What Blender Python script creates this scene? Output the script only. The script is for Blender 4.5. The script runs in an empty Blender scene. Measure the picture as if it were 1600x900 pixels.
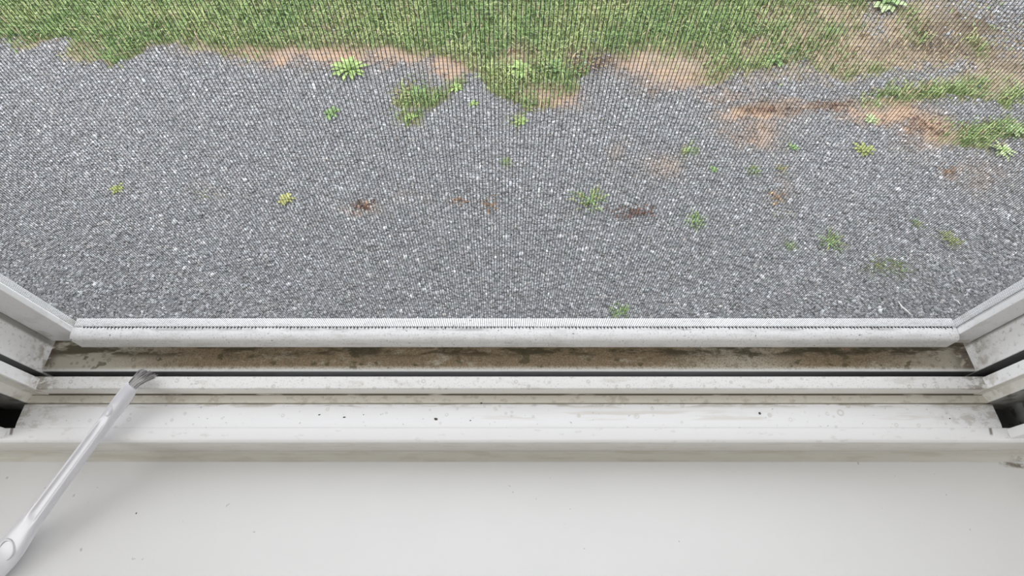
import bpy, bmesh, math, random
import numpy as np
from mathutils import Vector, Matrix, noise

random.seed(7); rng = np.random.default_rng(7)
sc = bpy.context.scene
COL = sc.collection

# ------------------------------------------------------------------ camera
F, CX, CY, NAD = 840.0, 783.0, 450.0, 471.0
TH = math.pi / 2 - math.atan(NAD / F)        # pitch below the horizon
D = 0.1624                                   # camera to insect screen, horizontally
H = 1.55                                     # camera above the yard
cam_d = bpy.data.cameras.new('camera')
cam = bpy.data.objects.new('camera', cam_d); COL.objects.link(cam)
cam.location = (0, -D, H); cam.rotation_euler = (math.pi / 2 - TH, 0, 0)
cam_d.sensor_width = 36; cam_d.lens = F / 1600 * 36
cam_d.shift_x = (800 - CX) / 1600
cam_d.clip_start = 0.01; cam_d.clip_end = 200
sc.camera = cam

# ------------------------------------------------------------------ light
world = bpy.data.worlds.new('overcast sky'); sc.world = world
world.use_nodes = True
nt = world.node_tree; nt.nodes.clear()
wo = nt.nodes.new('ShaderNodeOutputWorld'); bg = nt.nodes.new('ShaderNodeBackground')
tc = nt.nodes.new('ShaderNodeTexCoord'); sx = nt.nodes.new('ShaderNodeSeparateXYZ')
rp = nt.nodes.new('ShaderNodeValToRGB')
nt.links.new(tc.outputs['Generated'], sx.inputs[0]); nt.links.new(sx.outputs['Z'], rp.inputs[0])
rp.color_ramp.elements[0].position = 0.0; rp.color_ramp.elements[0].color = (0.80, 0.84, 0.90, 1)
rp.color_ramp.elements[1].position = 0.8; rp.color_ramp.elements[1].color = (0.95, 0.97, 1.0, 1)
nt.links.new(rp.outputs[0], bg.inputs[0]); bg.inputs[1].default_value = 1.55
nt.links.new(bg.outputs[0], wo.inputs[0])

def fill_light(name, loc, rot, size, power, col):
    l = bpy.data.lights.new(name, 'AREA'); l.shape = 'DISK'; l.size = size; l.energy = power; l.color = col
    o = bpy.data.objects.new(name, l); COL.objects.link(o); o.location = loc; o.rotation_euler = rot
    return o
fill_light('ceiling_fill', (0.0, -1.5, 2.50), (0, 0, 0), 1.0, 2.2, (.98, 0.99, 1.0))  # unseen overhead fill, added to lift the interior
fill_light('side_fill', (-1.45, -0.55, 1.62), (0, math.radians(-82), 0), 0.7, 5.2, (.98, 0.99, 1.0))  # unseen side fill, added to brighten the jamb channels
fill_light('side_fill', (1.45, -0.60, 1.62), (0, math.radians(82), 0), 0.7, 3.8, (.98, 0.99, 1.0))  # weaker unseen fill added on the opposite side

vs = sc.view_settings
vs.view_transform = 'Standard'; vs.look = 'None'; vs.gamma = 1; vs.use_curve_mapping = False
vs.exposure = 0.80
sc.cycles.max_bounces = 8; sc.cycles.diffuse_bounces = 5
sc.cycles.use_denoising = True; sc.cycles.denoiser = 'OPENIMAGEDENOISE'
sc.cycles.denoising_input_passes = 'RGB_ALBEDO_NORMAL'; sc.cycles.denoising_prefilter = 'NONE'

# ------------------------------------------------------------------ helpers
def ray(x, y):
    a = (x - CX) / F; b = -(y - CY) / F
    return (a, math.cos(TH) + b * math.sin(TH), -math.sin(TH) + b * math.cos(TH))
def on_z(x, y, z):                            # point of the place at world height z
    r = ray(x, y); t = (z - H) / r[2]; return Vector((r[0] * t, r[1] * t - D, z))
def to_px(X, Y, Z):                           # numpy: where a world point shows
    X = np.asarray(X); Y = np.asarray(Y) + D; Zr = np.asarray(Z) - H
    fw = Y * math.cos(TH) - Zr * math.sin(TH); up = Y * math.sin(TH) + Zr * math.cos(TH)
    return CX + F * X / fw, CY - F * up / fw

def tag(o, label=None, cat=None, group=None, kind=None):
    if label: o['label'] = label
    if cat: o['category'] = cat
    if group: o['group'] = group
    if kind: o['kind'] = kind
    return o
def empty(name, loc, parent=None):
    o = bpy.data.objects.new(name, None); COL.objects.link(o); o.location = loc; o.empty_display_size = .02
    if parent: o.parent = parent
    return o
def mobj(name, verts, faces, mat, parent=None, smooth=False, col=None, loc=None):
    me = bpy.data.meshes.new(name)
    if isinstance(verts, np.ndarray) and isinstance(faces, np.ndarray):
        nv, nf, k = len(verts), len(faces), faces.shape[1]
        me.vertices.add(nv); me.vertices.foreach_set('co', verts.astype(np.float32).ravel())
        me.loops.add(nf * k); me.loops.foreach_set('vertex_index', faces.astype(np.int32).ravel())
        me.polygons.add(nf); me.polygons.foreach_set('loop_start', np.arange(0, nf * k, k, dtype=np.int32))
        try: me.polygons.foreach_set('loop_total', np.full(nf, k, dtype=np.int32))
        except Exception: pass
        me.update(calc_edges=True); me.validate()
    else:
        me.from_pydata([tuple(v) for v in verts], [], [tuple(f) for f in faces]); me.update()
    if col is not None:
        at = me.color_attributes.new('tint', 'FLOAT_COLOR', 'POINT')
        c4 = np.ones((len(me.vertices), 4), dtype=np.float32); c4[:, :3] = col[:len(me.vertices)]
        at.data.foreach_set('color', c4.ravel())
    if smooth: me.polygons.foreach_set('use_smooth', np.ones(len(me.polygons), dtype=bool))
    me.materials.append(mat)
    o = bpy.data.objects.new(name, me); COL.objects.link(o)
    if loc is not None: o.location = loc
    if parent: o.parent = parent
    return o
def fillet(poly, r, n=3):
    out = []; m = len(poly)
    for i, p in enumerate(poly):
        rr = r
        if len(p) == 3: rr = p[2]
        p = Vector(p[:2]); a = Vector(poly[i - 1][:2]); b = Vector(poly[(i + 1) % m][:2])
        d1 = a - p; d2 = b - p; l1, l2 = d1.length, d2.length
        rr = min(rr, l1 * .45, l2 * .45)
        if rr < 1e-5: out.append(tuple(p)); continue
        s = p + d1.normalized() * rr; e = p + d2.normalized() * rr
        for k in range(n + 1):
            t = k / n; q = s * (1 - t) ** 2 + p * 2 * t * (1 - t) + e * t * t
            out.append((q.x, q.y))
    return out
def extrude(name, poly, axis, a, b, mat, parent=None, r=.0006, seg=1):
    """closed outline: (y,z) pairs pushed along X, or (x,y) pairs pushed along Z"""
    P = fillet(poly, r); n = len(P); V = []
    for k in range(seg + 1):
        s = a + (b - a) * k / seg
        V += [(s, p[0], p[1]) if axis == 'X' else (p[0], p[1], s) for p in P]
    Fc = []
    for k in range(seg):
        for i in range(n):
            j = (i + 1) % n; Fc.append((k * n + i, k * n + j, (k + 1) * n + j, (k + 1) * n + i))
    Fc.append(tuple(range(n))); Fc.append(tuple(range(seg * n + n - 1, seg * n - 1, -1)))
    o = mobj(name, V, Fc, mat, parent)
    bm = bmesh.new(); bm.from_mesh(o.data); bmesh.ops.recalc_face_normals(bm, faces=bm.faces); bm.to_mesh(o.data); bm.free()
    for p in o.data.polygons: p.use_smooth = len(p.vertices) == 4
    o.data.set_sharp_from_angle(angle=math.radians(40))
    return o
def box(name, lo, hi, mat, parent=None):
    x0, y0, z0 = lo; x1, y1, z1 = hi
    V = [(x0,y0,z0),(x1,y0,z0),(x1,y1,z0),(x0,y1,z0),(x0,y0,z1),(x1,y0,z1),(x1,y1,z1),(x0,y1,z1)]
    return mobj(name, V, [(0,3,2,1),(4,5,6,7),(0,1,5,4),(1,2,6,5),(2,3,7,6),(3,0,4,7)], mat, parent)
def Zr(z): return H + z

# ------------------------------------------------------------------ materials
class N:
    """small node-graph writer"""
    def __init__(s, name, rough=.5):
        s.m = bpy.data.materials.new(name); s.m.use_nodes = True; s.t = s.m.node_tree
        s.b = s.t.nodes['Principled BSDF']; s.b.inputs['Roughness'].default_value = rough
        s.pos = s.t.nodes.new('ShaderNodeNewGeometry').outputs['Position']
        sp = s.t.nodes.new('ShaderNodeSeparateXYZ'); s.t.links.new(s.pos, sp.inputs[0])
        s.x, s.y, s.z = sp.outputs
    def lk(s, v, i):
        if isinstance(v, (int, float)): i.default_value = v
        elif isinstance(v, tuple): i.default_value = v if len(v) == 4 or i.type == 'VECTOR' else (*v, 1)
        else: s.t.links.new(v, i)
    def math(s, op, a, b=0.0, c=0.0):
        n = s.t.nodes.new('ShaderNodeMath'); n.operation = op
        s.lk(a, n.inputs[0]); s.lk(b, n.inputs[1]); s.lk(c, n.inputs[2]); return n.outputs[0]
    def step(s, v, a, b):                       # smooth 0..1 from a to b (a may exceed b)
        n = s.t.nodes.new('ShaderNodeMapRange'); n.interpolation_type = 'SMOOTHSTEP'
        lo, hi, o0, o1 = (a, b, 0, 1) if a < b else (b, a, 1, 0)
        s.lk(v, n.inputs[0]); n.inputs[1].default_value = lo; n.inputs[2].default_value = hi
        n.inputs[3].default_value = o0; n.inputs[4].default_value = o1; return n.outputs[0]
    def band(s, v, a, b, soft):
        return s.math('MULTIPLY', s.step(v, a - soft, a + soft), s.step(v, b + soft, b - soft))
    def scaled(s, sc_):
        n = s.t.nodes.new('ShaderNodeVectorMath'); n.operation = 'MULTIPLY'; s.lk(s.pos, n.inputs[0])
        n.inputs[1].default_value = sc_; return n.outputs[0]
    def noise(s, sc_, detail=3.0, rough=.55, dist=0.0):
        n = s.t.nodes.new('ShaderNodeTexNoise'); n.inputs['Scale'].default_value = 1
        n.inputs['Detail'].default_value = detail; n.inputs['Roughness'].default_value = rough
        n.inputs['Distortion'].default_value = dist
        s.lk(s.scaled(sc_ if isinstance(sc_, tuple) else (sc_,) * 3), n.inputs['Vector']); return n.outputs['Fac']
    def voro(s, sc_, feature='F1'):
        n = s.t.nodes.new('ShaderNodeTexVoronoi'); n.feature = feature; n.inputs['Scale'].default_value = 1
        s.lk(s.scaled(sc_ if isinstance(sc_, tuple) else (sc_,) * 3), n.inputs['Vector']); return n
    def rings(s, scale, keep, w=.06):           # dried water-drop rings, only some cells carry one
        v = s.voro(scale); sp = s.t.nodes.new('ShaderNodeSeparateColor'); s.t.links.new(v.outputs['Color'], sp.inputs[0])
        rad = s.math('MULTIPLY_ADD', sp.outputs[1], .22, .12)
        dd = s.math('ABSOLUTE', s.math('SUBTRACT', v.outputs['Distance'], rad))
        return s.math('MULTIPLY', s.step(dd, w, w * .3), s.step(sp.outputs[0], keep, keep + .02))
    def mix(s, f, a, b):
        n = s.t.nodes.new('ShaderNodeMix'); n.data_type = 'RGBA'
        s.lk(f, n.inputs[0]); s.lk(a, n.inputs[6]); s.lk(b, n.inputs[7]); return n.outputs[2]
    def mul(s, *v):
        o = v[0]
        for k in v[1:]: o = s.math('MULTIPLY', o, k)
        return o
    def bump(s, h, strength=.2, dist=.001):
        n = s.t.nodes.new('ShaderNodeBump'); n.inputs['Strength'].default_value = strength
        n.inputs['Distance'].default_value = dist; s.lk(h, n.inputs['Height'])
        s.t.links.new(n.outputs[0], s.b.inputs['Normal'])
    def done(s, col):
        s.lk(col, s.b.inputs['Base Color']); return s.m

def specks(g, c, scale=900, lo=.66, hi=.74, amt=.55, col=(.16, .14, .11)):
    return g.mix(g.mul(g.step(g.noise(scale, 2.0), lo, hi), amt), c, col)

def mat_plain(name, col, rough=.5, metal=0.0):
    g = N(name, rough); g.b.inputs['Metallic'].default_value = metal; return g.done(col)

WHITE = (.84, .84, .85)
def make_rail():
    g = N('weathered white screen frame', .45); c = WHITE
    c = g.mix(g.mul(g.step(g.noise((60, 300, 60), 4), .45, .75), .30), c, (.42, .41, .38))
    c = specks(g, c, 700, .60, .70, .40, (.20, .19, .17))
    c = specks(g, c, 260, .70, .73, .7, (.07, .06, .05))
    # grime lying in the lower front edge and the corners
    c = g.mix(g.mul(g.step(g.z, Zr(-.3455), Zr(-.356)), g.step(g.noise((35, 200, 200), 4), .45, .70), g.step(g.z, Zr(-.33), Zr(-.345)), .35), c, (.42, .39, .32))
    c = g.mix(g.mul(g.step(g.noise(1500, 2), .54, .64), .28), c, (.30, .29, .27))
    c = g.mix(g.mul(g.band(g.y, -.0030, -.0008, .0006), g.step(g.noise((25, 60, 60), 4), .46, .66), .45), c, (.20, .19, .18))
    g.bump(g.noise(500, 3), .15, .0004)
    return g.done(c)
def make_stile():
    g = N('white screen stile', .45); c = (.76, .76, .77)
    low = g.step(g.z, Zr(-.30), Zr(-.36))
    c = g.mix(g.mul(g.step(g.noise(90, 4), .50, .68), low, .5), c, (.34, .30, .24))
    c = specks(g, c, 600, .66, .73, .35)
    return g.done(c)
def make_track():
    g = N('dirty white window track', .42); c = (.78, .775, .76)
    n1 = g.noise((38, 130, 130), 5, .62); n2 = g.noise((160, 240, 240), 4, .6); n3 = g.noise(950, 3, .6)
    # ---- channel floor: mud and mildew between screen and slot
    ch = g.mul(g.step(g.y, -.0252, -.0222), g.step(g.z, Zr(-.3655), Zr(-.3668)))
    film = g.mul(ch, .72)
    c = g.mix(film, c, (.42, .375, .265))
    xm = g.band(g.x, -.262, .305, .05)
    xl = g.math('SUBTRACT', 1.0, g.mul(g.band(g.x, .145, .205, .03), .65))
    mud = g.mul(ch, xm, xl, g.step(g.math('ADD', g.math('MULTIPLY', n1, .65), g.math('MULTIPLY', n2, .35)), .30, .50), g.step(g.y, -.0232, -.0205))
    c = g.mix(g.mul(mud, .85), c, (.205, .135, .062))
    c = g.mix(g.mul(ch, xm, g.step(n3, .50, .62), .55), c, (.11, .078, .042))
    c = g.mix(g.mul(ch, g.step(n3, .42, .34), .30), c, (.50, .44, .33))
    # dark mildew along the back edge
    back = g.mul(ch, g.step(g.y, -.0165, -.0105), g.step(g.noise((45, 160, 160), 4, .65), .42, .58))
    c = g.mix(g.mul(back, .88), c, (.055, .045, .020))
    blot = g.mul(ch, g.step(g.noise((90, 130, 130), 3, .5), .62, .68))
    c = g.mix(g.mul(blot, .7), c, (.06, .055, .022))
    c = g.mix(g.mul(ch, g.rings(200, .35, .16), .36), c, (.10, .085, .05))
    ends = g.mul(ch, g.math('ADD', g.step(g.x, .325, .339), g.step(g.x, -.322, -.330)), g.step(n2, .35, .5))
    c = g.mix(g.mul(ends, .8), c, (.085, .06, .04))
    # ---- ridge and slot
    rd = g.mul(g.step(g.z, Zr(-.3645), Zr(-.3618)), g.step(g.y, -.028, -.031))
    c = g.mix(g.mul(rd, g.step(n3, .56, .66), .35), c, (.36, .31, .25))
    c = g.mix(g.mul(rd, g.step(n1, .52, .70), .35), c, (.45, .41, .34))
    c = g.mix(g.mul(rd, g.rings(260, .70, .18), .28), c, (.30, .26, .20))
    c = g.mix(g.mul(rd, g.math('ADD', g.step(g.x, -.305, -.320), g.step(g.x, .318, .332)), g.step(n2, .42, .56), .65), c, (.19, .15, .10))
    slot = g.mul(g.band(g.y, -.0312, -.0249, .0001), g.step(g.z, Zr(-.3674), Zr(-.3684)))  # slot walls coloured dark for shade in the gap; ends also dirty
    c = g.mix(g.mul(slot, .95), c, g.mix(g.step(g.math('ABSOLUTE', g.math('ADD', g.x, -.01)), .12, .30), (.17, .17, .18), (.05, .047, .047)))
    # ---- face below the ridge, beige step, dirt caught in the inner corner
    c = g.mix(g.mul(g.step(g.y, -.0398, -.0404), g.step(g.z, Zr(-.3615), Zr(-.364)), .55), c, (.74, .73, .68))
    c = g.mix(g.mul(g.step(g.y, -.0405, -.0409), g.step(g.z, Zr(-.3700), Zr(-.3726)), .55), c, (.66, .60, .48))
    line = g.mul(g.band(g.y, -.0414, -.0402, .0002), g.step(g.z, Zr(-.3705), Zr(-.3722)), g.step(g.noise((50, 400, 400), 4, .6), .28, .46))
    c = g.mix(g.mul(line, .92), c, (.085, .065, .04))
    c = g.mix(g.mul(g.step(g.y, -.0410, -.0412), g.step(n2, .50, .66), .35), c, (.28, .22, .15))
    g.bump(g.math('ADD', g.mul(mud, g.noise(600, 4, .7)), g.mul(g.noise(300, 2), .1)), .5, .0012)
    g.lk(g.math('MULTIPLY_ADD', ch, .4, .42), g.b.inputs['Roughness'])
    return g.done(c)
def make_jamb():
    g = N('white window jamb', .40); c = (.85, .85, .855)
    low = g.step(g.z, Zr(-.26), Zr(-.368)); vlow = g.step(g.z, Zr(-.335), Zr(-.366))
    n2 = g.noise(330, 4, .62)
    c = g.mix(g.mul(low, g.step(n2, .58, .70), .5), c, (.28, .24, .19))
    c = g.mix(g.mul(vlow, g.step(g.noise(160, 4), .44, .64), .65), c, (.33, .28, .21))
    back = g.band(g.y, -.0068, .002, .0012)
    c = g.mix(g.mul(back, .70), c, (.11, .095, .07))  # dark band beside the screen stile: shade and dirt painted as one
    c = g.mix(g.mul(g.step(g.y, -.022, -.006), g.step(n2, .52, .64), .35), c, (.30, .27, .19))
    # grey metal in slot and open pocket, darkened in colour for their deep shade
    ax = g.math('ABSOLUTE', g.x)
    sx_ = g.math('SUBTRACT', ax, g.math('MULTIPLY', g.step(g.x, -.1, .1), .0115))
    slot = g.mul(g.band(g.y, -.0332, -.0250, .0001), g.step(sx_, .3309, .3318))
    c = g.mix(g.mul(slot, .9), c, (.11, .11, .11))
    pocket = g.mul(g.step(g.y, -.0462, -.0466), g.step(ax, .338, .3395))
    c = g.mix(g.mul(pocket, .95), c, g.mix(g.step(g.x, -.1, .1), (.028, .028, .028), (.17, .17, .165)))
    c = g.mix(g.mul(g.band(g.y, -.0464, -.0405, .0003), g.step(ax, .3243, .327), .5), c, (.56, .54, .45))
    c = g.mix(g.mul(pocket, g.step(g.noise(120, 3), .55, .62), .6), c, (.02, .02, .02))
    return g.done(c)
def make_ledge():
    g = N('white ledge with water marks', .35); c = (.89, .89, .90)
    n2 = g.noise((120, 200, 200), 4, .62)
    c = g.mix(g.mul(g.step(g.y, -.0510, -.0474), g.step(g.noise((40, 260, 260), 4, .6), .44, .60), .60), c, (.38, .33, .24))
    lo = g.step(g.y, -.0495, -.0474)
    c = g.mix(g.mul(lo, g.step(g.noise((24, 90, 90), 3, .6), .56, .66), .8), c, (.16, .12, .07))
    wet = g.band(g.x, -.01, .31, .03)
    c = g.mix(g.mul(wet, g.step(g.y, -.0600, -.0565), g.rings(120, .45, .10), .34), c, (.45, .40, .30))
    c = g.mix(g.mul(g.rings(260, .86, .15), .25), c, (.42, .38, .30))
    c = g.mix(g.mul(wet, g.band(g.y, -.0585, -.0520, .001), g.step(g.noise((18, 200, 200), 3), .50, .62), .35), c, (.55, .47, .36))
    ax = g.math('ABSOLUTE', g.x)
    c = g.mix(g.mul(g.step(ax, .295, .336), g.step(n2, .45, .62), .5), c, (.40, .35, .26))
    c = specks(g, c, 420, .715, .745, .45, (.18, .15, .12))
    return g.done(c)
def make_nosing():
    g = N('glossy white painted nosing', .28); c = (.90, .90, .91)
    ax = g.math('ABSOLUTE', g.x)
    seam = g.mul(g.band(ax, .3405, .3425, .0006), g.step(g.y, -.0695, -.0675))
    c = g.mix(g.mul(seam, .8), c, (.10, .08, .06))
    fr = g.mul(g.step(g.z, Zr(-.3795), Zr(-.3815)))
    c = g.mix(g.mul(fr, .75), c, (.60, .595, .54))  # front face darkened in colour to stand for its shade
    c = g.mix(g.mul(fr, g.step(g.noise((60, 60, 300), 4), .50, .70), .40), c, (.45, .42, .34))
    c = g.mix(g.mul(g.step(g.noise((120, 300, 200), 4), .60, .70), .22), c, (.45, .43, .38))
    return g.done(c)
def make_cove():
    g = N('yellowed caulk moulding', .5); c = (.55, .535, .485)
    c = g.mix(g.mul(g.step(g.noise((30, 200, 200), 4), .48, .66), .45), c, (.42, .39, .31))
    ax = g.math('ABSOLUTE', g.x)
    c = g.mix(g.mul(g.step(ax, .375, .40), g.step(g.noise(130, 4, .65), .44, .56), .9), c, (.09, .07, .045))
    return g.done(c)
def make_stool():
    g = N('white painted sill board', .33); c = (.80, .80, .80)
    c = g.mix(g.mul(g.step(g.noise((14, 22, 22), 3), .40, .70), .10), c, (.70, .70, .70))
    c = specks(g, c, 170, .745, .765, .4, (.20, .18, .15))
    # crusty brown crack curving away from the foot of the nosing, right end
    dx = g.math('SUBTRACT', g.x, .366); cy = g.math('MULTIPLY_ADD', g.math('MULTIPLY', dx, dx), -6.0, -.0797)
    dd = g.math('ABSOLUTE', g.math('SUBTRACT', g.math('MULTIPLY_ADD', g.noise((120, 120, 1), 4, .65), .006, g.y), g.math('ADD', cy, .003)))
    cr = g.mul(g.step(dd, .0034, .0008), g.step(g.x, .368, .380), g.step(g.x, .415, .405), g.step(g.noise(260, 4, .6), .36, .52))
    c = g.mix(g.mul(cr, .85), c, (.15, .11, .07))
    g.bump(g.noise((60, 60, 60), 2), .05, .0006)
    return g.done(c)
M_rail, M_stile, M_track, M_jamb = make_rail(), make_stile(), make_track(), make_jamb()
M_ledge, M_nosing, M_cove, M_stool = make_ledge(), make_nosing(), make_cove(), make_stool()
M_wire = mat_plain('charcoal screen wire', (.035, .036, .038), .55)
M_case = mat_plain('white painted casing', (.80, .80, .80), .35)
M_wallp = mat_plain('white wall paint', (.78, .77, .74), .8)
M_ext = mat_plain('pale exterior cladding', (.60, .60, .58), .7)
def make_floor():
    g = N('wood floor', .4); n = g.noise((3, 30, 3), 4)
    return g.done(g.mix(n, (.30, .19, .10), (.45, .31, .19)))
M_floor = make_floor()

# ------------------------------------------------------------------ room shell
XL, XR = -.40, .41                            # rough opening in the window wall
ZB, ZT = Zr(-.415), Zr(.47)
FL, CE = .20, 2.60
def wall(name, boxes, mat):
    V, Fc = [], []
    for (x0, y0, z0), (x1, y1, z1) in boxes:
        b = len(V)
        V += [(x0,y0,z0),(x1,y0,z0),(x1,y1,z0),(x0,y1,z0),(x0,y0,z1),(x1,y0,z1),(x1,y1,z1),(x0,y1,z1)]
        Fc += [tuple(b + i for i in f) for f in [(0,3,2,1),(4,5,6,7),(0,1,5,4),(1,2,6,5),(2,3,7,6),(3,0,4,7)]]
    return tag(mobj(name, V, Fc, mat), kind='structure')
wall('wall_front', [((-1.6, -.064, FL), (1.6, .020, ZB)), ((-1.6, -.064, ZT), (1.6, .020, CE)),
                    ((-1.6, -.064, ZB), (XL, .020, ZT)), ((XR, -.064, ZB), (1.6, .020, ZT))], M_wallp)
wall('wall_left', [((-1.7, -3.0, FL), (-1.6, .020, CE))], M_wallp)
wall('wall_right', [((1.6, -3.0, FL), (1.7, .020, CE))], M_wallp)
wall('wall_back', [((-1.7, -3.1, FL), (1.7, -3.0, CE))], M_wallp)
wall('floor', [((-1.7, -3.1, FL - .1), (1.7, .020, FL))], M_floor)
wall('ceiling', [((-1.7, -3.1, CE), (1.7, .020, CE + .1))], M_wallp)
wall('wall_exterior', [((-1.75, .0201, 0.0), (1.75, .030, Zr(-.42))), ((-1.75, .0201, Zr(.47)), (1.75, .030, 2.9)),
                       ((-1.75, .0201, Zr(-.42)), (-.385, .030, Zr(.47))), ((.395, .0201, Zr(-.42)), (1.75, .030, Zr(.47)))], M_ext)

# ------------------------------------------------------------------ window
win = tag(empty('window_1', (0, 0, Zr(-.42))), kind='structure')
def part(o):
    o.parent = win; o.matrix_parent_inverse = Matrix.Translation((0, 0, -Zr(-.42))); return o
Z = Zr
part(extrude('sill_track', [(.014, Z(-.3671)), (-.0253, Z(-.3671)), (-.0253, Z(-.388)), (-.0317, Z(-.388)), (-.0317, Z(-.3601)),
     (-.0406, Z(-.3601)), (-.0406, Z(-.3728), .0001), (-.0465, Z(-.3728)), (-.0465, Z(-.40)), (.014, Z(-.40))],
     'X', -.3400, .3480, M_track, r=.0007))
JL = [(-.3305, .014), (-.3305, -.0265), (-.351, -.0265), (-.351, -.0333), (-.3234, -.0333), (-.3234, -.0409),
      (-.3355, -.0409), (-.3375, -.0465), (-.3820, -.0465), (-.3820, -.0650), (-.3990, -.0650), (-.3990, .014)]
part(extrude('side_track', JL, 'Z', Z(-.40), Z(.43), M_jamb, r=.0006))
JR = [(.3420, .014), (.3420, -.0255), (.360, -.0255), (.360, -.0325), (.3380, -.0325), (.3380, -.0409),
      (.3440, -.0409), (.3465, -.0465), (.3700, -.0465), (.3700, -.0650), (.4090, -.0650), (.4090, .014)]
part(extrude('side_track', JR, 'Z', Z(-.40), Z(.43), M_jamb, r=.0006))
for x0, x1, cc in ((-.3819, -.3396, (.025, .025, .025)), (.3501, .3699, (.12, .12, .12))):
    part(box('pocket_floor', (x0, -.0649, Z(-.399)), (x1, -.0466, Z(-.390)), mat_plain('dark shaded metal', cc, .6)))  # block added to close the pocket, coloured dark for its deep shade
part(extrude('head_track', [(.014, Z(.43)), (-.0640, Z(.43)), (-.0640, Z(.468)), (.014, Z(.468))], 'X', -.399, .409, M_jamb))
part(extrude('sill_ledge', [(-.0470, Z(-.3748)), (-.0612, Z(-.3748), .002), (-.0640, Z(-.3753)), (-.0640, Z(-.40)), (-.0470, Z(-.40))],
     'X', -.3395, .3500, M_ledge, r=.0004))
part(extrude('sill_nosing', [(-.0640, Z(-.3753)), (-.0729, Z(-.3778), .0022), (-.0729, Z(-.4075), .001), (-.0640, Z(-.4075))],
     'X', -.47, .48, M_nosing, r=.0004))
cv = [(-.0640, Z(-.4075)), (-.0731, Z(-.4075)), (-.0738, Z(-.4086)), (-.0742, Z(-.4100)), (-.0760, Z(-.4120)), (-.0795, Z(-.4135)), (-.0640, Z(-.4135))]
part(extrude('caulk_bead', cv, 'X', -.47, .48, M_cove, r=.0003))
part(extrude('sill_board', [(-.0640, Z(-.4135)), (-.2200, Z(-.4135), .004), (-.2200, Z(-.4335), .004), (-.0640, Z(-.4335))],
     'X', -.50, .51, M_stool, r=.001))
for x0, x1 in ((-.455, -.3445), (.3530, .465)):
    part(extrude('side_casing', [(x0, -.0645), (x1, -.0645), (x1, -.0712), (x0, -.0712)], 'Z', Z(-.3757), Z(.51), M_case, r=.0008))
part(extrude('head_casing', [(-.0645, Z(.42)), (-.0712, Z(.42)), (-.0712, Z(.51)), (-.0645, Z(.51))], 'X', -.3440, .3525, M_case, r=.0008))

# ------------------------------------------------------------------ insect screen
SZ0, SZ1 = Z(-.3463), Z(.40)
scr = tag(empty('insect_screen', (0, 0, Z(-.3611))), 'white framed insect screen of charcoal mesh, speckled with dirt along its bottom rail', 'window screen')
def spart(o): o.parent = scr; o.matrix_parent_inverse = Matrix.Translation((0, 0, -Z(-.3611))); return o
spart(extrude('bottom_rail', [(.0071, Z(-.3463)), (.0004, Z(-.3463), .0002), (.0002, Z(-.3469), .0001), (-.0006, Z(-.3469), .0001), (-.0008, Z(-.3460), .0002), (-.0060, Z(-.3462)), (-.0094, Z(-.3475), .002), (-.0094, Z(-.3611)), (.0071, Z(-.3611))],
      'X', -.3035, .3225, M_rail, r=.0009))
spart(extrude('side_rail', [(-.3072, .0071), (-.3035, -.0004), (-.3035, -.0040), (-.3280, -.0040), (-.3280, .0071)], 'Z', Z(-.3611), Z(.42), M_stile, r=.0006))
spart(extrude('side_rail', [(.3262, .0071), (.3228, .0002, .0001), (.3242, -.0002, .0001), (.3242, -.0010, .0001), (.3228, -.0014, .0001), (.3228, -.0056), (.3412, -.0056), (.3412, .0071)], 'Z', Z(-.3611), Z(.42), M_stile, r=.0005))
spart(extrude('top_rail', [(.0071, Z(.395)), (-.0094, Z(.395)), (-.0094, Z(.42)), (.0071, Z(.42))], 'X', -.3035, .3225, M_rail))
def wires():
    V, Fc = [], []
    def bar(a, b, w, axis):
        h = w / 2; o = len(V)
        if axis == 'z':
            for z in (a[2], b[2]): V.extend([(a[0] - h, a[1], z), (a[0], a[1] - h, z), (a[0] + h, a[1], z), (a[0], a[1] + h, z)])
        else:
            for x in (a[0], b[0]): V.extend([(x, a[1], a[2] - h), (x, a[1] - h, a[2]), (x, a[1], a[2] + h), (x, a[1] + h, a[2])])
        Fc.extend([(o + i, o + (i + 1) % 4, o + 4 + (i + 1) % 4, o + 4 + i) for i in range(4)])
    P = .0015; x = -.3040
    while x < .3240:
        dx = random.gauss(0, .00005)
        bar((x + dx, 0, Z(-.3466)), (x + dx, 0, Z(.398)), .00029, 'z'); x += P
    z = Z(-.3463) + .0008
    while z < Z(.398):
        dz = random.gauss(0, .00004)
        bar((-.3045, .0001, z + dz), (.3238, .0001, z + dz), .00009, 'x'); z += P
    return V, Fc
V, Fc = wires(); mesh_part = spart(mobj('mesh', V, Fc, M_wire))
# cut mesh ends tucked under the cord that holds them, seen as a row of dark nicks
V, Fc = [], []
x = -.2960
while x < .3200:
    s = random.uniform(.7, 1.2) * (.6 if random.random() < .2 else 1)
    w, d = .00050 * s, .0014 * s
    o = len(V); zt = Z(-.34595)
    V += [(x - w, .0003, zt), (x + w, .0003, zt), (x + w * .5 + .0002, -.0003 - d, zt + .0001), (x + .0002 - w * .3, -.0003 - d, zt + .0001),
          (x - w, .0003, zt - .0015), (x + w, .0003, zt - .0015), (x + w * .5 + .0002, -.0003 - d, zt - .0015), (x + .0002 - w * .3, -.0003 - d, zt - .0015)]
    Fc += [tuple(o + i for i in f) for f in [(0,1,2,3),(7,6,5,4),(0,4,5,1),(1,5,6,2),(2,6,7,3),(3,7,4,0)]]
    x += .00250 + random.gauss(0, .00008)
mobj('cut_ends', V, Fc, M_wire, mesh_part).matrix_parent_inverse = Matrix.Translation((0, 0, 0))

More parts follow.
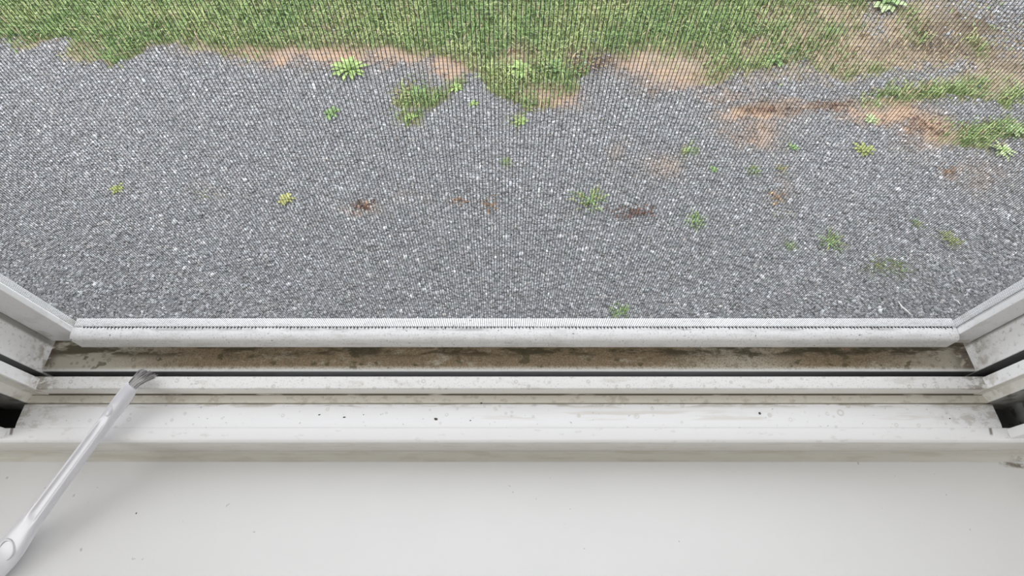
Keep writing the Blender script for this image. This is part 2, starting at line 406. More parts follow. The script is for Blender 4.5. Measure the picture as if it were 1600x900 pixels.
# ------------------------------------------------------------------ yard: what grows where
def vnoise(X, Y, s, seed):                      # smooth value noise on arrays
    r = np.random.default_rng(seed); T = r.random((256, 256))
    x = X * s + 1000; y = Y * s + 1000; xi = np.floor(x).astype(int); yi = np.floor(y).astype(int)
    fx = x - xi; fy = y - yi; fx = fx * fx * (3 - 2 * fx); fy = fy * fy * (3 - 2 * fy)
    g = lambda i, j: T[(xi + i) % 256, (yi + j) % 256]
    return (g(0,0) * (1 - fx) + g(1,0) * fx) * (1 - fy) + (g(0,1) * (1 - fx) + g(1,1) * fx) * fy
def fbm(X, Y, s, seed, o=4):
    t = 0; a = .5; w = 0
    for k in range(o): t = t + a * vnoise(X, Y, s * 2 ** k, seed + k); w += a; a *= .55
    return t / w
EDGE = [(-900,30),(-300,60),(0,64),(50,70),(100,58),(120,90),(170,98),(200,82),(290,70),(320,86),(400,100),(440,78),(480,84),(560,88),(600,78),
        (640,86),(700,96),(740,118),(780,140),(815,182),(850,172),(890,140),(908,98),(930,84),(1000,98),(1060,122),(1110,130),(1170,118),(1200,112),
        (1240,100),(1290,130),(1330,112),(1345,70),(1330,40),(1340,10),(1350,-20),(1700,-60),(2600,-60)]
# (kind, centre x, y, half width, half height, weight) g = grass, s = orange soil, d = dark litter, t = dry tan grass, k = bare grey gravel
BLOBS = [('g',1480,140,75,14,1.1),('g',1400,150,45,16,1),('g',1540,208,70,16,1.1),('g',1590,150,22,20,1),('g',1430,50,22,26,.9),('g',1535,65,16,22,1),
    ('g',1372,110,30,14,.7),('g',660,150,32,17,1),('g',640,182,14,8,.8),('g',700,135,20,12,.7),('g',815,190,10,7,.8),
    ('g',1250,75,38,28,1.0),('g',1180,40,80,40,1.0),('g',1415,20,22,18,.8),('g',1300,90,28,14,.8),('g',1240,230,9,6,.4),('g',1078,232,10,14,.5),('g',1390,418,32,11,.35),
    ('s',430,88,70,14,1.0),('s',520,92,64,18,1.1),('s',620,88,50,14,1.0),('s',705,108,40,14,1.1),('s',1060,120,60,20,1.0),('s',810,85,40,14,.7),('s',860,150,50,20,.8),('s',990,100,60,22,.8),
    ('s',1185,178,58,14,1.1),('s',1185,208,42,22,.8),('s',1290,165,110,9,.9),('s',1390,178,60,14,1.2),('s',1440,200,36,28,1.0),('s',1400,160,40,8,.9),
    ('s',1045,258,34,18,.5),('s',970,240,14,22,.3),('s',1215,300,20,20,.3),('s',1480,268,18,8,.6),('s',1540,270,50,30,.35),('s',640,310,20,6,.25),('s',1140,150,50,10,.6),
    ('s',568,320,24,7,.5),('s',330,300,30,6,.2),
    ('d',930,98,36,14,.9),('d',1010,145,40,8,.6),('d',1530,40,90,30,.9),('d',1470,75,70,22,.9),('d',1580,100,40,12,.6),('d',1290,168,20,8,.8),('d',1190,170,50,5,.7),('d',1570,80,50,20,.6),
    ('t',1215,26,24,12,1.0),('t',1245,44,20,14,1.0),('t',1180,70,30,12,1.0),('t',1300,28,44,16,1.1),('t',1325,70,34,22,1.1),('t',1390,50,20,24,.8),('d',1460,50,46,26,.8),('d',1400,75,60,12,.7),('t',1300,90,50,18,.9),('t',1060,95,60,20,.7),('t',1420,90,110,16,.9),('t',1560,110,60,16,.9),
    ('t',1570,130,30,14,.6),('t',1440,30,40,30,.7),('t',60,66,50,5,.6),('t',130,82,26,16,.6),('t',300,78,60,9,.6),('t',520,50,40,14,.35),('t',1230,120,80,12,.7),
    ('k',1480,110,60,8,1.2),('k',1240,134,46,15,1.3),('k',1370,130,34,14,1.2),('k',1560,165,60,14,1.1),('k',1590,20,40,26,.9),('k',1130,140,26,9,.8),('k',1510,185,26,8,.5)]
def fields(X, Y):
    px, py = to_px(X, Y, 0.0)
    n1 = fbm(X, Y, 7, 11) - .5; n2 = fbm(X, Y, 26, 31) - .5; n3 = fbm(X, Y, 3, 51) - .5
    wx = px + n1 * 70 + n2 * 26; wy = py + (fbm(X, Y, 8, 71) - .5) * 34 + (fbm(X, Y, 30, 91) - .5) * 16
    ex, ey = zip(*EDGE); ed = np.interp(wx, ex, ey)
    g = np.clip((ed - wy) / 12 + .5, 0, 1)
    far = np.clip((Y - 2.5) / .3, 0, 1); g = np.maximum(g, far * np.clip(1.4 - (X - 1.5) * .8, 0, 1))
    W = {k: np.zeros_like(X) for k in 'gsdtk'}
    for k, bx, by, rx, ry, w in BLOBS:
        q = np.exp(-(((wx - bx) / rx) ** 2 + ((wy - by) / ry) ** 2) * .9) * w
        W[k] = np.maximum(W[k], q)
    g = np.clip(np.maximum(g * (1 - .75 * W['t'] - .80 * W['s'] - .7 * W['d']) - W['k'], W['g'] * 1.1), 0, 1)
    return g, W, n1, n2, px, py
GRAV = np.array([.325, .33, .34]); SOIL = np.array([.42, .29, .20]); DARK = np.array([.13, .095, .065]); TAN = np.array([.41, .325, .23]); TURF = np.array([.16, .22, .08])
def ground_colour(X, Y):
    g, W, n1, n2, px, py = fields(X, Y)
    c = np.ones(X.shape + (3,)) * GRAV * .7
    edge_soil = np.clip(g * 1.5, 0, 1)
    def lay(c, w, col): w = np.clip(w, 0, 1)[..., None]; return c * (1 - w) + np.array(col) * w
    base_right = np.clip((px - 1290) / 60, 0, 1) * np.clip((150 - py) / 40, 0, 1)
    c = lay(c, base_right * (.75 + n2 * .8) * (1 - np.clip(W['k'], 0, 1)), TAN * .75)
    c = lay(c, edge_soil, TAN * .62)
    c = lay(c, g * .9 * (1 + n2), TURF)
    for k, col in (('t', TAN), ('s', SOIL), ('d', DARK)):
        c = lay(c, W[k] * (1.0 + n2 * 1.4) * .95, col)
    return c, g, W, n2, base_right
xs = np.arange(-5.0, 5.001, .016); ys = np.concatenate([np.arange(-.0, 3.2, .014), np.arange(3.2, 8, .06)])
GX, GY = np.meshgrid(xs, ys)
gc, gg, gW, gn2, br = ground_colour(GX, GY)
gz = (fbm(GX, GY, 22, 5) - .5) * .012 + (fbm(GX, GY, 70, 15, 2) - .5) * .006 - .004
nx, ny = len(xs), len(ys)
idx = np.arange(nx * ny).reshape(ny, nx)
faces = np.stack([idx[:-1, :-1], idx[:-1, 1:], idx[1:, 1:], idx[1:, :-1]], -1).reshape(-1, 4)
def tint_mat(name, rough, nscale=None, amt=.3, transl=0.0):
    g = N(name, rough); a = g.t.nodes.new('ShaderNodeAttribute'); a.attribute_name = 'tint'; c = a.outputs['Color']
    if nscale:
        m = g.t.nodes.new('ShaderNodeMix'); m.data_type = 'RGBA'; m.blend_type = 'MULTIPLY'; m.inputs[0].default_value = 1
        g.lk(c, m.inputs[6]); r = g.math('MULTIPLY_ADD', g.noise(nscale, 4, .7), amt * 2, 1 - amt)
        cb = g.t.nodes.new('ShaderNodeCombineColor')
        for i in range(3): g.lk(r, cb.inputs[i])
        g.lk(cb.outputs[0], m.inputs[7]); c = m.outputs[2]
        g.bump(g.noise(nscale, 4, .7), .6, .006)
    g.b.inputs['Specular IOR Level'].default_value = .35
    return g.done(c)
M_ground = tint_mat('packed grit and soil', .9, 180, .45)
M_stone = tint_mat('crushed grey stone', .75)
M_blade = tint_mat('grass blade', .55)
M_leaf = tint_mat('weed leaf', .5)
M_dead = tint_mat('dry dead leaf', .8)
tag(mobj('ground', np.stack([GX, GY, gz], -1).reshape(-1, 3), faces, M_ground, smooth=True, col=gc.reshape(-1, 3)), kind='structure')

def ground_z(X, Y):
    return (fbm(X, Y, 22, 5) - .5) * .012 + (fbm(X, Y, 70, 15, 2) - .5) * .006 - .004

# ---- loose crushed stone
def stones(n, x0, x1, y0, y1, smin, smax):
    X = rng.uniform(x0, x1, n); Y = rng.uniform(y0, y1, n)
    c, g, W, n2, b_ = ground_colour(X, Y)
    keep = rng.random(n) > np.clip(g * 1.5 + W['s'] * 1.1 + W['d'] * .5 + W['t'] * .7 + b_ * .5 * (1 - np.clip(W['k'], 0, 1)), 0, .97)
    X, Y, c = X[keep], Y[keep], c[keep]; n = len(X)
    s = smin + (smax - smin) * rng.random(n) ** 1.7
    cube = np.array([(-1,-1,-1),(1,-1,-1),(1,1,-1),(-1,1,-1),(-1,-1,1),(1,-1,1),(1,1,1),(-1,1,1)], float) * .5
    f = np.array([(0,3,2,1),(4,5,6,7),(0,1,5,4),(1,2,6,5),(2,3,7,6),(3,0,4,7)])
    v = cube[None] * rng.uniform(.45, 1.25, (n, 8, 3)); v *= rng.uniform(.55, 1.3, (n, 1, 3))
    q = rng.normal(size=(n, 4)); q /= np.linalg.norm(q, axis=1)[:, None]; w, x, y, z = q.T
    R = np.stack([np.stack([1-2*(y*y+z*z), 2*(x*y-z*w), 2*(x*z+y*w)], -1), np.stack([2*(x*y+z*w), 1-2*(x*x+z*z), 2*(y*z-x*w)], -1),
                  np.stack([2*(x*z-y*w), 2*(y*z+x*w), 1-2*(x*x+y*y)], -1)], 1)
    v = np.einsum('nij,nkj->nki', R, v) * s[:, None, None]
    v[..., 0] += X[:, None]; v[..., 1] += Y[:, None]; v[..., 2] += (ground_z(X, Y) + s * .15)[:, None]
    lum = rng.lognormal(-.02, .25, n); lum[rng.random(n) < .03] *= 1.7
    tint = GRAV * lum[:, None] * (1 + rng.normal(0, .014, (n, 3)))
    warm = np.clip(rng.normal(.0, .09, n) + W['s'][keep] * .8 + W['t'][keep] * .5, 0, 1)[:, None]
    tint = tint * (1 - warm) + (SOIL * .9 * lum[:, None]) * warm
    tint = np.clip(tint, .02, .85)
    return v.reshape(-1, 3), (f[None] + np.arange(n)[:, None, None] * 8).reshape(-1, 4), np.repeat(tint, 8, 0)
a = stones(330000, -2.6, 2.7, .45, 2.5, .0036, .0098)
b = stones(30000, -4.5, 4.5, .05, 4.0, .006, .016)
tag(mobj('gravel', np.concatenate([a[0], b[0]]), np.concatenate([a[1], b[1] + len(a[0])]), M_stone, col=np.concatenate([a[2], b[2]])),
    'grey crushed stone covering the yard below the window', 'gravel', kind='stuff')

# ---- blades of grass
def blades(X, Y, h, w, lean, az, tint, z0=None):
    n = len(X); dx, dy = np.cos(az), np.sin(az)
    if z0 is None: z0 = ground_z(X, Y) - .003
    B = np.stack([X, Y, z0], -1); side = np.stack([-dy, dx, np.zeros(n)], -1) * (w / 2)[:, None]
    fwd = np.stack([dx, dy, np.zeros(n)], -1)
    mid = B + fwd * (h * lean * .35)[:, None] + np.array([0, 0, 1]) * (h * .6)[:, None]
    tip = B + fwd * (h * lean)[:, None] + np.array([0, 0, 1]) * (h * (1.0 - .35 * lean))[:, None]
    v = np.stack([B - side, B + side, mid + side * .85, mid - side * .85, tip], 1)
    o = np.arange(n)[:, None] * 5
    f = np.concatenate([o + np.array([[0, 1, 2]]), o + np.array([[0, 2, 3]]), o + np.array([[3, 2, 4]])])
    return v.reshape(-1, 3), f, np.repeat(np.clip(tint, .01, .9), 5, 0)
def lawn(n, x0, x1, y0, y1):
    X = rng.uniform(x0, x1, n); Y = rng.uniform(y0, y1, n); g, W, n1, n2, px, py = fields(X, Y)
    right = np.clip((px - 1180) / 80, 0, 1) * np.clip((135 - py) / 30, 0, 1) * (1 - np.clip(W['k'], 0, 1))
    keep = rng.random(n) < np.maximum(np.clip(g * 1.15 - .05, 0, 1) ** 1.3, np.clip(W['t'] * .35 + right * .22, 0, .45)); right = right[keep]; X, Y, g, n2, n1 = X[keep], Y[keep], g[keep], n2[keep], n1[keep]
    n = len(X); tw = W['t'][keep]
    h = rng.uniform(.018, .055, n) * (.5 + .6 * g); w = rng.uniform(.0028, .0060, n)
    base = np.array([.235, .36, .125]); yel = np.array([.40, .44, .19]); drk = np.array([.12, .22, .07]); dry = np.array([.42, .33, .21])
    t = np.clip(rng.normal(.35, .3, n) + n1 * 1.8, 0, 1)[:, None]; col = base * (1 - t) + yel * t
    t = np.clip(rng.normal(.15, .3, n) - n1 * 1.5, 0, 1)[:, None]; col = col * (1 - t) + drk * t
    t = (rng.random(n) < .07 + .45 * (1 - g) + .3 * tw + .25 * right)[:, None]; col = np.where(t, dry, col) * rng.uniform(.75, 1.25, n)[:, None]
    return blades(X, Y, h, w, rng.uniform(.2, 1.3, n), rng.uniform(0, 2 * math.pi, n), col)
parts_ = [lawn(115000, -3.2, 3.2, 1.3, 2.95), lawn(130000, -4.6, 4.6, 2.95, 5.2)]
off = 0; VV, FF, CC = [], [], []
for v, f, c in parts_: VV.append(v); FF.append(f + off); CC.append(c); off += len(v)
tag(mobj('grass', np.concatenate(VV), np.concatenate(FF), M_blade, col=np.concatenate(CC)),
    'ragged green lawn with dry tan patches beyond the gravel', 'grass', kind='stuff')

# ---- weeds, each one a plant of its own
def leaf_mesh(n, length, width, rise, col, jit=.25, spread=2 * math.pi, az0=0.0, serr=0):
    """a rosette of n cupped leaves with a midrib fold"""
    V, Fc, C = [], [], []
    for i in range(n):
        az = az0 + spread * (i / n) + random.uniform(-.3, .3); L = length * random.uniform(1 - jit, 1 + jit); Wd = width * random.uniform(.8, 1.2)
        up = rise * random.uniform(.5, 1.4); seg = 6; b = len(V); ca, sa = math.cos(az), math.sin(az); tint = random.uniform(.78, 1.25)
        for k in range(seg + 1):
            t = k / seg; w = Wd * (math.sin(math.pi * min(1, .08 + t * .92)) ** .7) * (.55 + .6 * t) * .5
            if serr and k % 2: w *= .62
            r = L * t * (1 - .12 * up * t); zz = .004 + L * up * (t - .75 * t * t)
            for sgn, dz in ((-1, .12), (0, 0), (1, .12)):
                V.append((ca * r - sa * w * sgn, sa * r + ca * w * sgn, zz + abs(sgn) * w * dz * 3)); C.append([c_ * tint * (1.12 if sgn == 0 else 1) for c_ in col])
        for k in range(seg):
            for j in range(2):
                q = b + k * 3 + j; Fc.append((q, q + 1, q + 4, q + 3))
    return V, Fc, np.clip(np.array(C), 0, .9)
def tuft_mesh(n, r, h, w, cols):
    X = rng.normal(0, r * .5, n); Y = rng.normal(0, r * .45, n); az = np.arctan2(Y, X) + rng.normal(0, .6, n)
    cc = np.array(cols)[rng.integers(0, len(cols), n)] * rng.uniform(.75, 1.25, (n, 1))
    return blades(X, Y, rng.uniform(.5, 1.1, n) * h, np.full(n, w) * rng.uniform(.7, 1.3, n), rng.uniform(.3, 1.4, n), az, cc, z0=np.full(n, -.002))
LIME = (.30, .42, .14); MID = (.19, .30, .11); PALE = (.38, .46, .24); OLIVE = (.27, .30, .10); YEL = (.38, .38, .14); DRY = (.46, .34, .19)
def gpt(px, py):
    p = on_z(px, py, .0); p.z = float(ground_z(np.array([p.x]), np.array([p.y]))[0]); return p
def px_size(px, py, w):                          # width in metres of something w pixels wide on the ground there
    return (on_z(px + w / 2, py, 0) - on_z(px - w / 2, py, 0)).length
WEEDS = [  # name, x, y, width px, kind, colour(s), label, category
 ('broadleaf_weed', 546, 110, 58, 'rosette2', LIME, 'bright lime green leafy weed on gravel, close under the lawn edge left of centre', 'weed'),
 ('broadleaf_weed', 519, 178, 32, 'rosette', MID, 'small green weed alone on the gravel below the bright lime green one', 'weed'),
 ('broadleaf_weed', 815, 112, 52, 'rosette2', LIME, 'leafy green weed in the middle of the grass tongue that juts into the gravel', 'weed'),
 ('broadleaf_weed', 868, 104, 40, 'rosette', MID, 'leafy weed at the right shoulder of the grass tongue', 'weed'),
 ('broadleaf_weed', 815, 190, 22, 'rosette', LIME, 'tiny bright weed at the tip of the grass tongue', 'weed'),
 ('broadleaf_weed', 650, 146, 34, 'rosette', MID, 'leafy weed on the left side of the detached grass patch', 'weed'),
 ('broadleaf_weed', 712, 138, 28, 'rosette', LIME, 'bright sprout between the detached grass patch and the grass tongue', 'weed'),
 ('broadleaf_weed', 740, 163, 18, 'rosette', LIME, 'tiny pale green sprout on gravel left of the grass tongue tip', 'weed'),
 ('broadleaf_weed', 641, 184, 24, 'rosette', LIME, 'small yellow green sprout just under the detached grass patch', 'weed'),
 ('grass_tuft', 923, 316, 38, 'tuft', [MID, YEL, LIME], 'bushy green and yellow tuft in mid gravel, right of centre', 'grass tuft'),
 ('grass_tuft', 1087, 346, 28, 'tuft', [MID, LIME], 'small green tuft right of the dark red litter', 'grass tuft'),
 ('grass_tuft', 1297, 379, 34, 'tuft', [MID, OLIVE], 'round soft green tuft on the lower right gravel', 'grass tuft'),
 ('grass_tuft', 1233, 385, 18, 'tuft', [MID, OLIVE], 'thin upright green wisp left of the round soft tuft', 'grass tuft'),
 ('moss_clump', 1388, 418, 64, 'moss', [OLIVE, MID], 'flat olive moss clump on gravel nearest the right end of the screen rail', 'moss'),
 ('grass_tuft', 968, 489, 26, 'tuft', [MID, LIME], 'green tuft peeping over the white bottom rail of the screen', 'grass tuft'),
 ('broadleaf_weed', 1115, 265, 16, 'rosette', MID, 'tiny green sprout right of the pale tan patch', 'weed'),
 ('grass_tuft', 1078, 236, 18, 'tuft', [MID, LIME], 'upright green tuft just above and right of the pale tan patch', 'grass tuft'),
 ('broadleaf_weed', 1349, 236, 36, 'rosette', OLIVE, 'starry weed with a yellowing leaf below the brown soil bank', 'weed'),
 ('broadleaf_weed', 1361, 187, 26, 'rosette', PALE, 'pale green weed against the brown soil bank', 'weed'),
 ('broadleaf_weed', 1384, 6, 58, 'big', PALE, 'big pale leafed weed at the top edge of the view, right', 'weed'),
 ('broadleaf_weed', 1566, 236, 40, 'rosette2', PALE, 'sprawling pale weed at the front of the right hand grass bank', 'weed'),
 ('broadleaf_weed', 1582, 205, 40, 'rosette', PALE, 'light leafed weed inside the right hand grass bank', 'weed'),
 ('broadleaf_weed', 1240, 231, 18, 'rosette', MID, 'small dim green sprout right of the orange soil patch', 'weed'),
 ('grass_tuft', 1178, 267, 20, 'tuft', [MID, OLIVE], 'thin green tuft straight below the orange soil patch', 'grass tuft'),
 ('grass_tuft', 1220, 264, 18, 'tuft', [OLIVE, DRY], 'dull half dry tuft to the right of the thin green one below the orange soil', 'grass tuft'),
 ('broadleaf_weed', 447, 312, 32, 'rosette', YEL, 'yellow green weed alone on the left gravel', 'weed'),
 ('moss_clump', 312, 306, 46, 'moss', [YEL, OLIVE], 'thin yellowish moss streak on gravel left of the yellow green weed', 'moss'),
 ('broadleaf_weed', 183, 296, 26, 'rosette', OLIVE, 'dull green sprout farthest left on the gravel', 'weed'),
 ('grass_tuft', 791, 255, 18, 'tuft', [MID, OLIVE], 'faint green wisp in the gravel below the grass tongue', 'grass tuft'),
 ('grass_tuft', 1484, 376, 26, 'tuft', [OLIVE], 'dark olive tuft above and right of the flat moss clump', 'grass tuft'),
 ('grass_tuft', 1434, 350, 16, 'tuft', [OLIVE, MID], 'tiny tuft above the flat moss clump', 'grass tuft'),
 ('broadleaf_weed', 1208, 95, 36, 'rosette', MID, 'dark leafed weed in the lawn above the orange soil patch', 'weed'),
 ('moss_clump', 1225, 335, 30, 'moss', [OLIVE, DRY], 'faint brownish moss above the thin upright wisp', 'moss'),
]
def merge(parts_):
    V, Fc, C = [], [], []
    for v, f, c in parts_:
        b = len(V); V += [tuple(q) for q in v]; Fc += [tuple(int(i) + b for i in q) for q in f]; C += [tuple(q) for q in c]
    return V, Fc, np.array(C)
for nm, x, y, wpx, kd, col, lab, cat in WEEDS:
    p = gpt(x, y); s = px_size(x, y, wpx)
    if kd == 'rosette': V, Fc, C = merge([leaf_mesh(9, s * .52, s * .19, .5, col, serr=1), leaf_mesh(6, s * .34, s * .15, 1.1, col)])
    elif kd == 'rosette2': V, Fc, C = merge([leaf_mesh(13, s * .52, s * .14, .45, col, serr=1), leaf_mesh(10, s * .40, s * .13, .9, col), leaf_mesh(6, s * .25, s * .10, 1.4, LIME)])
    elif kd == 'big': V, Fc, C = merge([leaf_mesh(9, s * .52, s * .24, .4, col), leaf_mesh(5, s * .30, s * .18, 1.0, MID)])
    elif kd == 'tuft': V, Fc, C = merge([tuft_mesh(70, s * .5, s * .42, s * .045, col), leaf_mesh(5, s * .32, s * .08, .8, col[0])])
    else:
        q = tuft_mesh(150, s * .5, s * .10, s * .03, col); q = (q[0] * np.array([1, .6, 1]), q[1], q[2])
        V, Fc, C = merge([q])
    o = mobj(nm, V, Fc, M_leaf, col=C, loc=p); tag(o, lab, cat, 'weeds and tufts growing in the gravel')
# ---- dead litter
def litter(n, w, h, cols):
    V, Fc, C = [], [], []
    for i in range(n):
        cx_, cy_ = random.gauss(0, w * .30), random.gauss(0, h * .32); a = random.uniform(0, 6.3); L = random.uniform(.003, .009); Wd = L * random.uniform(.25, .6)
        z = random.uniform(.002, .010); tl = random.uniform(-.5, .5); b = len(V); ca, sa = math.cos(a), math.sin(a); c = random.choice(cols); t = random.uniform(.6, 1.3)
        for (u, v, k) in ((-1, 0, 0), (-.2, -1, .3), (1, 0, 0), (-.2, 1, .3)):
            V.append((cx_ + ca * u * L - sa * v * Wd, cy_ + sa * u * L + ca * v * Wd, z + u * L * tl + k * L)); C.append([q * t for q in c])
        Fc += [(b, b + 1, b + 2), (b, b + 2, b + 3)]
    return V, Fc, np.array(C)
RED = (.20, .11, .085); BR = (.30, .21, .15); ORG = (.36, .23, .15); DK = (.09, .06, .045)
for x, y, wpx, hpx, cols, lab in [
  (568, 320, 46, 14, [RED, ORG, DK], 'patch of reddish brown dead leaves in the gravel left of centre'),
  (765, 320, 20, 18, [ORG, BR], 'small orange brown leaf scraps in the middle of the gravel'),
  (719, 314, 30, 10, [BR, ORG], 'faint scatter of brown scraps left of the small orange brown ones'),
  (990, 333, 60, 18, [RED, DK, RED], 'dark red brown heap of dead leaves beside the bushy tuft'),
  (1478, 268, 28, 12, [ORG, BR], 'orange brown scraps on the gravel in front of the right hand grass bank'),
  (1215, 308, 22, 18, [BR, DRY], 'loose dry brown scraps below the half dry tuft'),
  (1300, 166, 70, 12, [RED, DK, ORG], 'dark brown litter along the top of the soil bank'),
  (1200, 172, 80, 9, [RED, DK, ORG], 'dark litter line above the orange soil patch'),
  (925, 100, 64, 22, [DK, BR, DRY], 'dark twiggy litter at the lawn edge right of the grass tongue'),
  (1440, 195, 60, 30, [RED, BR, ORG], 'brown dead stalk litter at the right end of the soil bank')]:
    p = gpt(x, y); s = px_size(x, y, wpx); hh = (on_z(x, y - hpx / 2, 0) - on_z(x, y + hpx / 2, 0)).length
    V, Fc, C = litter(int(25 + s * hh * 12000), s, hh, cols)
    tag(mobj('leaf_litter', V, Fc, M_dead, col=C, loc=p), lab, 'dead leaves', 'dead leaf litter on the yard')
# ---- white stick on the gravel
def tube(path, rads, n=8):
    V, Fc = [], []
    P = [Vector(p) for p in path]
    for i, p in enumerate(P):
        d = (P[min(i + 1, len(P) - 1)] - P[max(i - 1, 0)]).normalized(); a = d.cross(Vector((0, 0, 1)));
        if a.length < 1e-4: a = Vector((1, 0, 0))
        a.normalize(); b = a.cross(d)
        for k in range(n):
            t = 2 * math.pi * k / n; V.append(tuple(p + (a * math.cos(t) + b * math.sin(t)) * rads[i]))
    for i in range(len(P) - 1):
        for k in range(n): j = (k + 1) % n; Fc.append((i * n + k, i * n + j, (i + 1) * n + j, (i + 1) * n + k))
    Fc += [tuple(range(n - 1, -1, -1)), tuple((len(P) - 1) * n + k for k in range(n))]
    return V, Fc
M_bone = mat_plain('bleached wood', (.80, .80, .78), .6)
p0 = gpt(1402, 474)
pts = [Vector((q.x - p0.x, q.y - p0.y, .010)) for q in (gpt(1402, 472), gpt(1407, 480), gpt(1414, 486), gpt(1422, 493))]
V, Fc = tube(pts, [.0010, .0022, .0026, .0012]); tag(mobj('twig', V, Fc, M_bone, smooth=True, loc=p0), 'thin white bleached twig on the gravel above the right end of the screen rail', 'twig')
p0 = gpt(1489, 468)
V, Fc = tube([Vector((0, 0, .008)), Vector((.008, -.010, .009)), Vector((.014, -.022, .008))], [.0008, .0016, .0007]); tag(mobj('twig', V, Fc, M_bone, smooth=True, loc=p0), 'tiny pale twig scrap close to the right stile of the screen', 'twig')

# ------------------------------------------------------------------ cleaning brush
def make_plastic():
    g = N('milky white plastic', .32)
    g.b.inputs['Subsurface Weight'].default_value = .35; g.b.inputs['Subsurface Radius'].default_value = (.004, .004, .004)
    g.b.inputs['Subsurface Scale'].default_value = 1.0
    return g.done((.66, .66, .70))
M_plastic = make_plastic()
nk = on_z(204, 607, Z(-.3601) + .0062)           # neck, resting on the ridge
ed = on_z(18, 857, Z(-.4135) + .0085)           # pad, low over the sill board
ax_d = (ed - nk); Lh = ax_d.length; ax_d.normalize()
sd = ax_d.cross(Vector((0, 0, 1))).normalized(); up = sd.cross(ax_d).normalized()
if up.z < 0: up = -up; sd = -sd
brush = tag(empty('cleaning_brush', nk), 'small white plastic cleaning brush propped from the window track to the sill board', 'brush')
def P3(s, u, v): return ax_d * s + sd * u + up * v   # relative to the neck
# (s along, half width, half thickness, groove depth)
ST = [(-.004, .0034, .0030, 0), (.000, .0044, .0036, 0), (.006, .0052, .0038, 0), (.014, .0056, .0037, 0), (.020, .0050, .0034, 0), (.026, .0049, .0033, .0),
      (.030, .0050, .0034, .0013), (.050, .0052, .0034, .0013), (.080, .0058, .0034, .0013), (Lh - .035, .0064, .0034, .0013), (Lh - .028, .0068, .0034, .0013),
      (Lh - .025, .0072, .0033, .0), (Lh - .018, .0084, .0032, 0), (Lh - .008, .0100, .0030, 0), (Lh + .004, .0112, .0029, 0), (Lh + .020, .0116, .0029, 0), (Lh + .050, .0112, .0029, 0), (Lh + .056, .0090, .0026, 0), (Lh + .059, .0050, .0018, 0)]
V, Fc = [], []; n = 32
bend = lambda s: 0.0 if s < Lh else (-.0535 if False else 0.0)
sill_dir = Vector((ax_d.x, ax_d.y, 0)).normalized()
def centre(s):                                   # the pad end flattens out along the board instead of cutting into it
    k = Lh + .006
    if s <= k: return ax_d * s
    return ax_d * k + sill_dir * (s - k)
zfloor = Z(-.4135) - nk.z
for s, hw, ht, gr in ST:
    c0 = centre(s)
    for k in range(n):
        t = 2 * math.pi * k / n; cu, sv = math.cos(t), math.sin(t)
        u = hw * math.copysign(abs(cu) ** .75, cu); v = ht * math.copysign(abs(sv) ** .75, sv)
        if sv > 0 and abs(u + hw * .1) < hw * .50: v -= gr * (1 - (abs(u + hw * .1) / (hw * .50)) ** 6)
        q = c0 + sd * u + up * v
        if q.z < zfloor + .0002: q.z = zfloor + .0002
        V.append(tuple(q))
for i in range(len(ST) - 1):
    for k in range(n): j = (k + 1) % n; Fc.append((i * n + k, i * n + j, (i + 1) * n + j, (i + 1) * n + k))
Fc += [tuple(range(n)), tuple((len(ST) - 1) * n + k for k in range(n - 1, -1, -1))]
ho = mobj('handle', V, Fc, M_plastic, brush, smooth=True)
sub = ho.modifiers.new('smooth', 'SUBSURF'); sub.levels = 1; sub.render_levels = 1
bm = bmesh.new(); bm.from_mesh(ho.data); bmesh.ops.recalc_face_normals(bm, faces=bm.faces); bm.to_mesh(ho.data); bm.free()
# moulded ring on the pad and thumb nub near the neck
V, Fc = [], []; c0 = centre(Lh) + up * .0029; R_, r_, nu, nv = .0062, .0010, 40, 10
for i in range(nu):
    a = 2 * math.pi * i / nu; rd = ax_d * math.cos(a) + sd * math.sin(a)
    for j in range(nv):
        b = 2 * math.pi * j / nv; V.append(tuple(c0 + rd * (R_ + r_ * math.cos(b)) + up * r_ * .8 * math.sin(b)))
for i in range(nu):
    for j in range(nv): i2, j2 = (i + 1) % nu, (j + 1) % nv; Fc.append((i * nv + j, i2 * nv + j, i2 * nv + j2, i * nv + j2))
mobj('moulded_ring', V, Fc, M_plastic, ho, smooth=True)
V, Fc = [], []; c0 = P3(.019, 0, .0031)
for i in range(9):
    for k in range(16):
        ph = math.pi / 2 * i / 8; a = 2 * math.pi * k / 16; rr = math.cos(ph)
        V.append(tuple(c0 + ax_d * (.0042 * rr * math.cos(a)) + sd * (.0026 * rr * math.sin(a)) + up * (.0011 * math.sin(ph))))
for i in range(8):
    for k in range(16): j = (k + 1) % 16; Fc.append((i * 16 + k, i * 16 + j, (i + 1) * 16 + j, (i + 1) * 16 + k))
mobj('thumb_nub', V, Fc, M_plastic, ho, smooth=True)
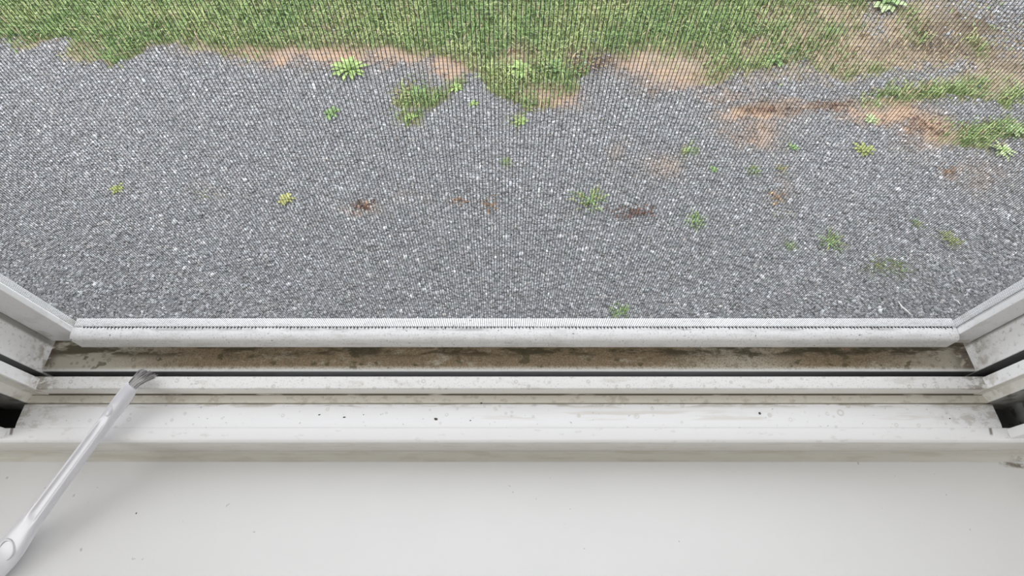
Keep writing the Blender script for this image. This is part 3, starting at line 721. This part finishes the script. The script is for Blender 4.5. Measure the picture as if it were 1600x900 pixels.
# bristles: fine tapering hairs, splayed and bent to the right, tips caked dark
def hairs(n, dark):
    V, Fc, C = [], [], []
    for i in range(n):
        a = random.uniform(0, 6.28); r0 = math.sqrt(random.random()); u0 = r0 * math.cos(a); v0 = r0 * math.sin(a)
        L = random.uniform(.0105, .0140) * (1 - .15 * u0); bendx = random.uniform(.0010, .0032); path = []
        for k in range(6):
            t = k / 5; q = P3(-.001 - L * t, (u0 * (.0034 + .0026 * t * t + .001 * t)), v0 * (.0026 + .0005 * t))
            q += Vector((1, .15, 0)) * bendx * t * t * 1.15 + Vector((0, 0, -.0026)) * t * t
            path.append(q)
        v, f = tube(path, [.00022, .00022, .0002, .00018, .00015, .00008], 5); b = len(V); V += v; Fc += [tuple(x_ + b for x_ in q) for q in f]
        shade = random.choice([.70, .60, .50, .36, .10])
        for k in range(6):
            sh = shade * (1 if k < 4 else (.35 if random.random() < dark else .9)); C += [(sh, sh * .97, sh * .97)] * 5
    return V, Fc, np.array(C)
M_hair = tint_mat('stiff grey bristle', .5)
V, Fc, C = hairs(420, .5); mobj('bristles', V, Fc, M_hair, brush, col=C)

# ------------------------------------------------------------------ crumbs of dirt on the woodwork
M_crumb = mat_plain('dark dirt crumb', (.085, .075, .065), .9)
def crumb(x, y, z, wpx, hpx, lab, seed, flat=.35):
    wpx *= .52; hpx *= .52
    p = on_z(x, y, z); k = px_size(x, y, 1) * 0 + (on_z(x + 1, y, z) - on_z(x, y, z)).length
    bm = bmesh.new(); bmesh.ops.create_icosphere(bm, subdivisions=3, radius=1)
    for v in bm.verts:
        q = v.co.copy(); d = 1 + .55 * noise.noise(q * 1.7 + Vector((seed, 0, 0))) + .25 * noise.noise(q * 4 + Vector((0, seed, 0)))
        v.co = Vector((q.x * d * wpx * k / 2, q.y * d * hpx * k / 2 * 1.25, (q.z * d) * min(wpx, hpx) * k * flat + min(wpx, hpx) * k * flat * .45))
    me = bpy.data.meshes.new('dirt_crumb'); bm.to_mesh(me); bm.free(); me.materials.append(M_crumb)
    o = bpy.data.objects.new('dirt_crumb', me); COL.objects.link(o); o.location = p; o.rotation_euler = (0, 0, random.uniform(-.4, .4))
    tag(o, lab, 'dirt crumb', 'dirt crumbs on the woodwork'); return o
zl, zn, zb, zt_ = Z(-.3748), Z(-.3765), Z(-.4135), Z(-.3728)
crumb(681, 655, zl, 10, 5, 'largest dark crumb on the white ledge, left of centre', 1)
crumb(1187, 646, zl, 6, 6, 'round dark crumb on the white ledge among the water rings', 2)
crumb(752, 630, zt_, 7, 3, 'dark crumb caught at the back corner of the ledge in the middle', 3)
crumb(538, 652, zl, 7, 3, 'small dark crumb on the ledge left of the largest one', 4)
crumb(499, 648, zl, 6, 2.5, 'thin grey crumb on the ledge farther left, beside another small crumb', 5)
crumb(1484, 654, zl, 4, 3, 'tiny crumb at the right end of the white ledge', 6)
crumb(735, 657, zl, 3.5, 2.5, 'tiny speck on the ledge just right of the largest crumb', 7)
crumb(213, 785 + 17, zb, 3, 4, 'tiny speck on the sill board right of the brush handle', 8)
crumb(1518, 705, Z(-.4095), 5, 2.5, 'dark crumb in the corner under the nosing, right end', 9)
crumb(568, 648, zl, 3, 2, 'faint speck on the ledge between the small crumb and the largest one', 10)
